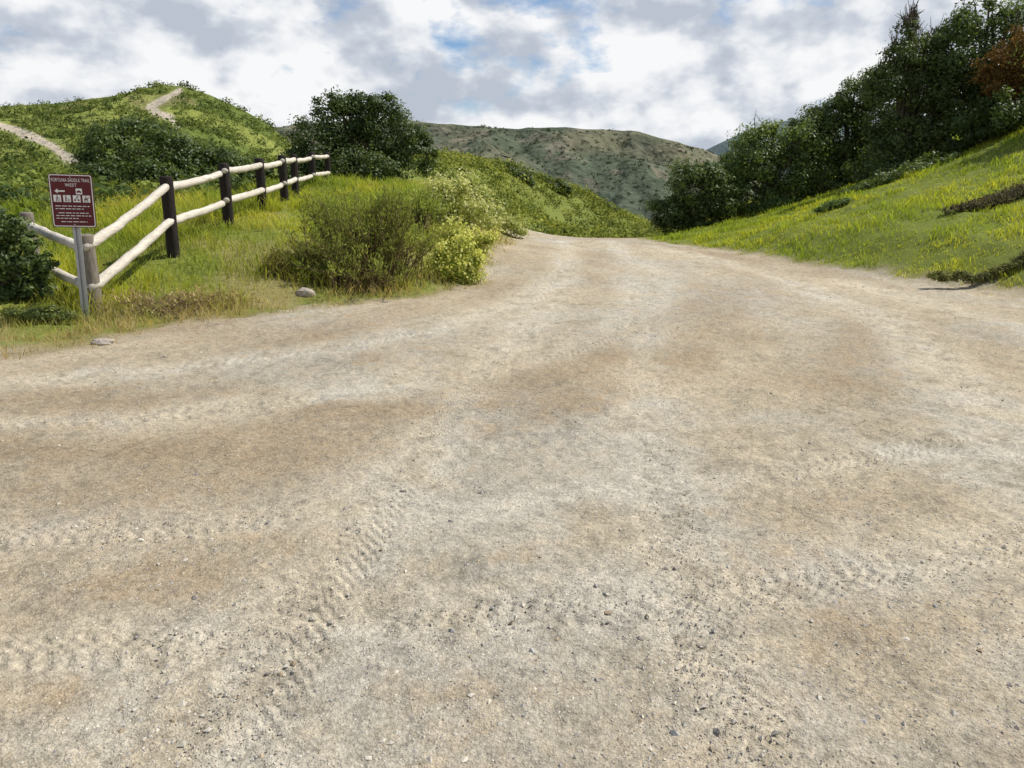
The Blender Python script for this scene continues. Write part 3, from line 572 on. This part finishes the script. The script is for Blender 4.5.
f = [tuple(range(n)), tuple(range(2*n-1, n-1, -1))]+[(i, n+i, n+(i+1) % n, (i+1) % n) for i in range(n)]
panel = pmesh('sign_panel', v, f, M_SIGN, sign)
panel.scale = (KS, 1, KS*.98); panel.location = (0, 0, SH*(1-KS*.98))
YL = yf-.002
def ring(o_, i_): 
    n = len(o_); v = [(x, YL, z) for x, z in o_]+[(x, YL, z) for x, z in i_]
    return v, [(i, (i+1) % n, n+(i+1) % n, n+i) for i in range(n)]
o_ = [(x, pz+.009+z) for x, z in rrect(PW-.018, PH-.018, .024)]; i_ = [(x, pz+.020+z) for x, z in rrect(PW-.040, PH-.040, .018)]
v, f = ring(o_, i_); pmesh('border', v, f, M_WHITE, panel)
def text(name, s, size, x, z, align='CENTER', sx=1.0):
    cu = bpy.data.curves.new('txt', 'FONT'); cu.body = s; cu.size = size; cu.align_x = align; cu.offset = size*.004; cu.space_character = 1.10
    ob = bpy.data.objects.new('txt', cu); COL.objects.link(ob); bpy.context.view_layer.update()
    me = bpy.data.meshes.new_from_object(ob.evaluated_get(bpy.context.evaluated_depsgraph_get()))
    bpy.data.objects.remove(ob); me.transform(Matrix.Translation((x, YL, pz+z)) @ Matrix.Rotation(math.pi/2, 4, 'X') @ Matrix.Diagonal((sx, 1, 1, 1)))
    me.materials.clear(); me.name = name; o = link(name, me, M_WHITE, panel)
    wx = max(v.co.x for v in me.vertices)-min(v.co.x for v in me.vertices); return o, wx
def fit(name, s, size, z, width):
    o, wx = text(name, s, size, 0, z); k = width/wx
    for v in o.data.vertices: v.co.x *= k
fit('lettering', 'FORTUNA SADDLE TRAIL', .060, .570, .435)
fit('lettering', 'WEST', .056, .510, .135)
def poly(name, polys, m, y=None, parent=panel):
    v = []; f = []
    for p in polys:
        f.append(tuple(range(len(v), len(v)+len(p)))); v += [(x, YL if y is None else y, pz+z) for x, z in p]
    return pmesh(name, v, f, m, parent)
def seg(x0, z0, x1, z1, w):
    L = math.hypot(x1-x0, z1-z0); nx, nz = -(z1-z0)/L*w/2, (x1-x0)/L*w/2
    return [(x0-nx, z0-nz), (x1-nx, z1-nz), (x1+nx, z1+nz), (x0+nx, z0+nz)]
def disc(x, z, r, n=12): return [(x+r*math.cos(a), z+r*math.sin(a)) for a in np.linspace(0, 2*math.pi, n, endpoint=False)]
poly('arrow', [[(-.19, .452), (-.155, .482), (-.1548, .4615), (-.075, .4615), (-.075, .4425), (-.1548, .4425), (-.155, .422)]], M_WHITE)
YM = YL-.0015
def picto(cx, cz, s, polys):
    v = [(cx-s/2, YL, pz+cz-s/2), (cx+s/2, YL, pz+cz-s/2), (cx+s/2, YL, pz+cz+s/2), (cx-s/2, YL, pz+cz+s/2)]; f = [(0, 1, 2, 3)]
    for k, p in enumerate(polys):
        f.append(tuple(range(len(v), len(v)+len(p)))); v += [(cx+x*s/.07, YM-.0003*k, pz+cz+z*s/.07) for x, z in p]
    o = pmesh('pictogram', v, f, M_WHITE, panel); o.data.materials.append(M_SIGN)
    for q in list(o.data.polygons)[1:]: q.material_index = 1
HK = [disc(0, .025, .006), seg(0, .017, -.003, -.006, .010), seg(-.003, -.004, -.012, -.03, .005), seg(-.003, -.004, .010, -.03, .005), seg(.001, .012, .014, 0, .004), seg(.018, .004, .021, -.03, .003)]
DG = [disc(-.01, .025, .006), seg(-.01, .017, -.01, -.006, .010), seg(-.01, -.004, -.017, -.03, .005), seg(-.01, -.004, -.003, -.03, .005), seg(.008, -.012, .024, -.012, .006), seg(.01, -.014, .01, -.03, .003), seg(.022, -.014, .022, -.03, .003), seg(-.006, .01, .012, -.01, .002)]
BK = [disc(-.016, -.014, .009), disc(.017, -.014, .009), seg(-.016, -.014, -.003, .006, .003), seg(-.003, .006, .017, -.014, .003), seg(-.003, .006, .008, .02, .006), seg(.008, .018, .014, .006, .003), disc(.012, .026, .005)]
HR = [[(-.020, -.006), (.010, -.008), (.012, .005), (-.018, .006)], seg(-.017, -.006, -.021, -.03, .004), seg(-.011, -.006, -.009, -.03, .004), seg(.005, -.006, .003, -.03, .004), seg(.010, -.006, .014, -.03, .004), seg(.011, 0, .020, .016, .006), seg(.018, .016, .026, .011, .005), seg(-.004, .005, -.003, .018, .007), disc(-.002, .025, .005)]
CAR = [[(-.026, -.012), (.026, -.012), (.026, 0), (.015, .003), (.008, .012), (-.012, .012), (-.018, .003), (-.026, 0)], disc(-.014, -.014, .006), disc(.014, -.014, .006)]
picto(.085, .452, .072, CAR)
for cx, g in zip((-.168, -.058, .052, .162), (HK, DG, BK, HR)): picto(cx, .360, .086, g)
# illegible small print: broken white strokes
def strokes(z, x0, x1, h, seed):
    r = random.Random(seed); x = x0
    while x < x1-.01:
        L = r.uniform(.025, .07); poly('small_print', [[(x, z), (min(x+L, x1), z), (min(x+L, x1), z+h), (x, z+h)]], M_WHITE); x += L+.012
for k, (z, a, b) in enumerate([(.262, -.2, .19), (.228, -.2, .12), (.176, -.17, .17), (.142, -.2, .2), (.108, -.2, .05), (.066, -.15, .15)]): strokes(z, a, b, .009, k)
for z in (.036, .628):
    vv = [(.008*math.cos(a), yf-.004, pz+z+.008*math.sin(a)) for a in np.linspace(0, 2*math.pi, 10, endpoint=False)]; vb = [(x, yf, z_) for x, y_, z_ in vv]
    pmesh('bolt', vv+vb, [tuple(range(10))]+[(i, 10+i, 10+(i+1) % 10, (i+1) % 10) for i in range(10)], M_STEEL, panel)

# ------------------------------------------------------------------ light, sky, camera
EL, AZ = math.radians(54), math.radians(68)
sv = Vector((math.sin(AZ)*math.cos(EL), math.cos(AZ)*math.cos(EL), math.sin(EL)))
sl = bpy.data.lights.new('sun', 'SUN'); sl.energy = 5.0; sl.angle = math.radians(.55); sl.color = (1, .955, .87)
so = bpy.data.objects.new('sun', sl); COL.objects.link(so); so.rotation_euler = sv.to_track_quat('Z', 'Y').to_euler(); so.location = (20, 20, 40)
w = bpy.data.worlds.new('World'); SC.world = w; w.use_nodes = True; nt = w.node_tree; nt.nodes.clear()
out = N(nt, 'ShaderNodeOutputWorld'); bg = N(nt, 'ShaderNodeBackground'); bg.inputs['Strength'].default_value = .1
sky = N(nt, 'ShaderNodeTexSky', sky_type='NISHITA'); sky.sun_disc = False; sky.sun_elevation = EL; sky.sun_rotation = AZ; sky.air_density = 1.0; sky.dust_density = .6
tc = N(nt, 'ShaderNodeTexCoord')
def cloud_noise(scale, off, sc, detail=8, rough=.55, dist=.0):
    mp = N(nt, 'ShaderNodeMapping'); mp.inputs['Scale'].default_value = scale; mp.inputs['Location'].default_value = off; nt.links.new(tc.outputs['Generated'], mp.inputs['Vector'])
    n = N(nt, 'ShaderNodeTexNoise'); n.inputs['Scale'].default_value = sc; n.inputs['Detail'].default_value = detail; n.inputs['Roughness'].default_value = rough; n.inputs['Distortion'].default_value = dist
    nt.links.new(mp.outputs[0], n.inputs['Vector']); return n
def ramp(src, stops):
    r = N(nt, 'ShaderNodeValToRGB'); e = r.color_ramp.elements
    e[0].position, e[0].color = stops[0][0], (*stops[0][1], 1); e[1].position, e[1].color = stops[-1][0], (*stops[-1][1], 1)
    for p_, c_ in stops[1:-1]: k = e.new(p_); k.color = (*c_, 1)
    nt.links.new(src, r.inputs['Fac']); return r
def mth(op, a, b, c=None):
    m_ = N(nt, 'ShaderNodeMath', operation=op)
    for k, q in enumerate((a, b, c)):
        if q is None: continue
        if isinstance(q, (int, float)): m_.inputs[k].default_value = q
        else: nt.links.new(q, m_.inputs[k])
    return m_.outputs[0]
sx = N(nt, 'ShaderNodeSeparateXYZ'); nt.links.new(tc.outputs['Generated'], sx.inputs[0])
na = cloud_noise((1, 1, 1.7), (.9, .1, .55), 9.5, 7, .55)
nb = cloud_noise((1, 1, 1.6), (1.7, .4, 2.2), 7.5, 9, .52)
nb2 = cloud_noise((1, 1, 1.6), (1.715, .4, 2.245), 7.5, 4, .5)
covv = mth('ADD', na.outputs['Fac'], mth('MULTIPLY', mth('SUBTRACT', .15, sx.outputs['Z']), .6))
cov = ramp(covv, [(.29, (0, 0, 0)), (.42, (1, 1, 1))])
lft = mth('MULTIPLY', sx.outputs['X'], -.07)
shv = mth('ADD', mth('ADD', lft, mth('MULTIPLY', mth('SUBTRACT', nb.outputs['Fac'], nb2.outputs['Fac']), 1.3)), mth('MULTIPLY_ADD', nb.outputs['Fac'], .75, .14))
shade = ramp(shv, [(.32, (.52, .57, .66)), (.43, (.64, .685, .76)), (.53, (.84, .865, .905)), (.64, (.98, .985, .995))])
sc1 = N(nt, 'ShaderNodeVectorMath', operation='SCALE'); sc1.inputs['Scale'].default_value = 9.6; nt.links.new(shade.outputs['Color'], sc1.inputs[0])
sm = N(nt, 'ShaderNodeVectorMath', operation='MULTIPLY'); sm.inputs[1].default_value = (.76, .93, 1.12); nt.links.new(sky.outputs['Color'], sm.inputs[0])
mx = N(nt, 'ShaderNodeMixRGB'); nt.links.new(cov.outputs['Color'], mx.inputs['Fac']); nt.links.new(sm.outputs[0], mx.inputs['Color1']); nt.links.new(sc1.outputs[0], mx.inputs['Color2'])
# cloud faded out overhead, above the view, to cut ambient light and add contrast
mr = N(nt, 'ShaderNodeMapRange'); mr.inputs['From Min'].default_value = .28; mr.inputs['From Max'].default_value = .6; mr.inputs['To Min'].default_value = 0; mr.inputs['To Max'].default_value = .9; nt.links.new(sx.outputs['Z'], mr.inputs['Value'])
mx2 = N(nt, 'ShaderNodeMixRGB'); nt.links.new(mr.outputs[0], mx2.inputs['Fac']); nt.links.new(mx.outputs[0], mx2.inputs['Color1']); nt.links.new(sky.outputs['Color'], mx2.inputs['Color2'])
nt.links.new(mx2.outputs[0], bg.inputs['Color']); nt.links.new(bg.outputs[0], out.inputs[0])

cam = bpy.data.cameras.new('camera'); cam.sensor_width = 36; cam.lens = F/1024*36; cam.clip_end = 20000; cam.clip_start = .05
co = bpy.data.objects.new('camera', cam); COL.objects.link(co); co.location = (0, 0, CZ); co.rotation_euler = (math.radians(90)-PT, 0, 0); SC.camera = co
SC.view_settings.view_transform = 'Standard'; SC.view_settings.look = 'None'; SC.view_settings.exposure = 0
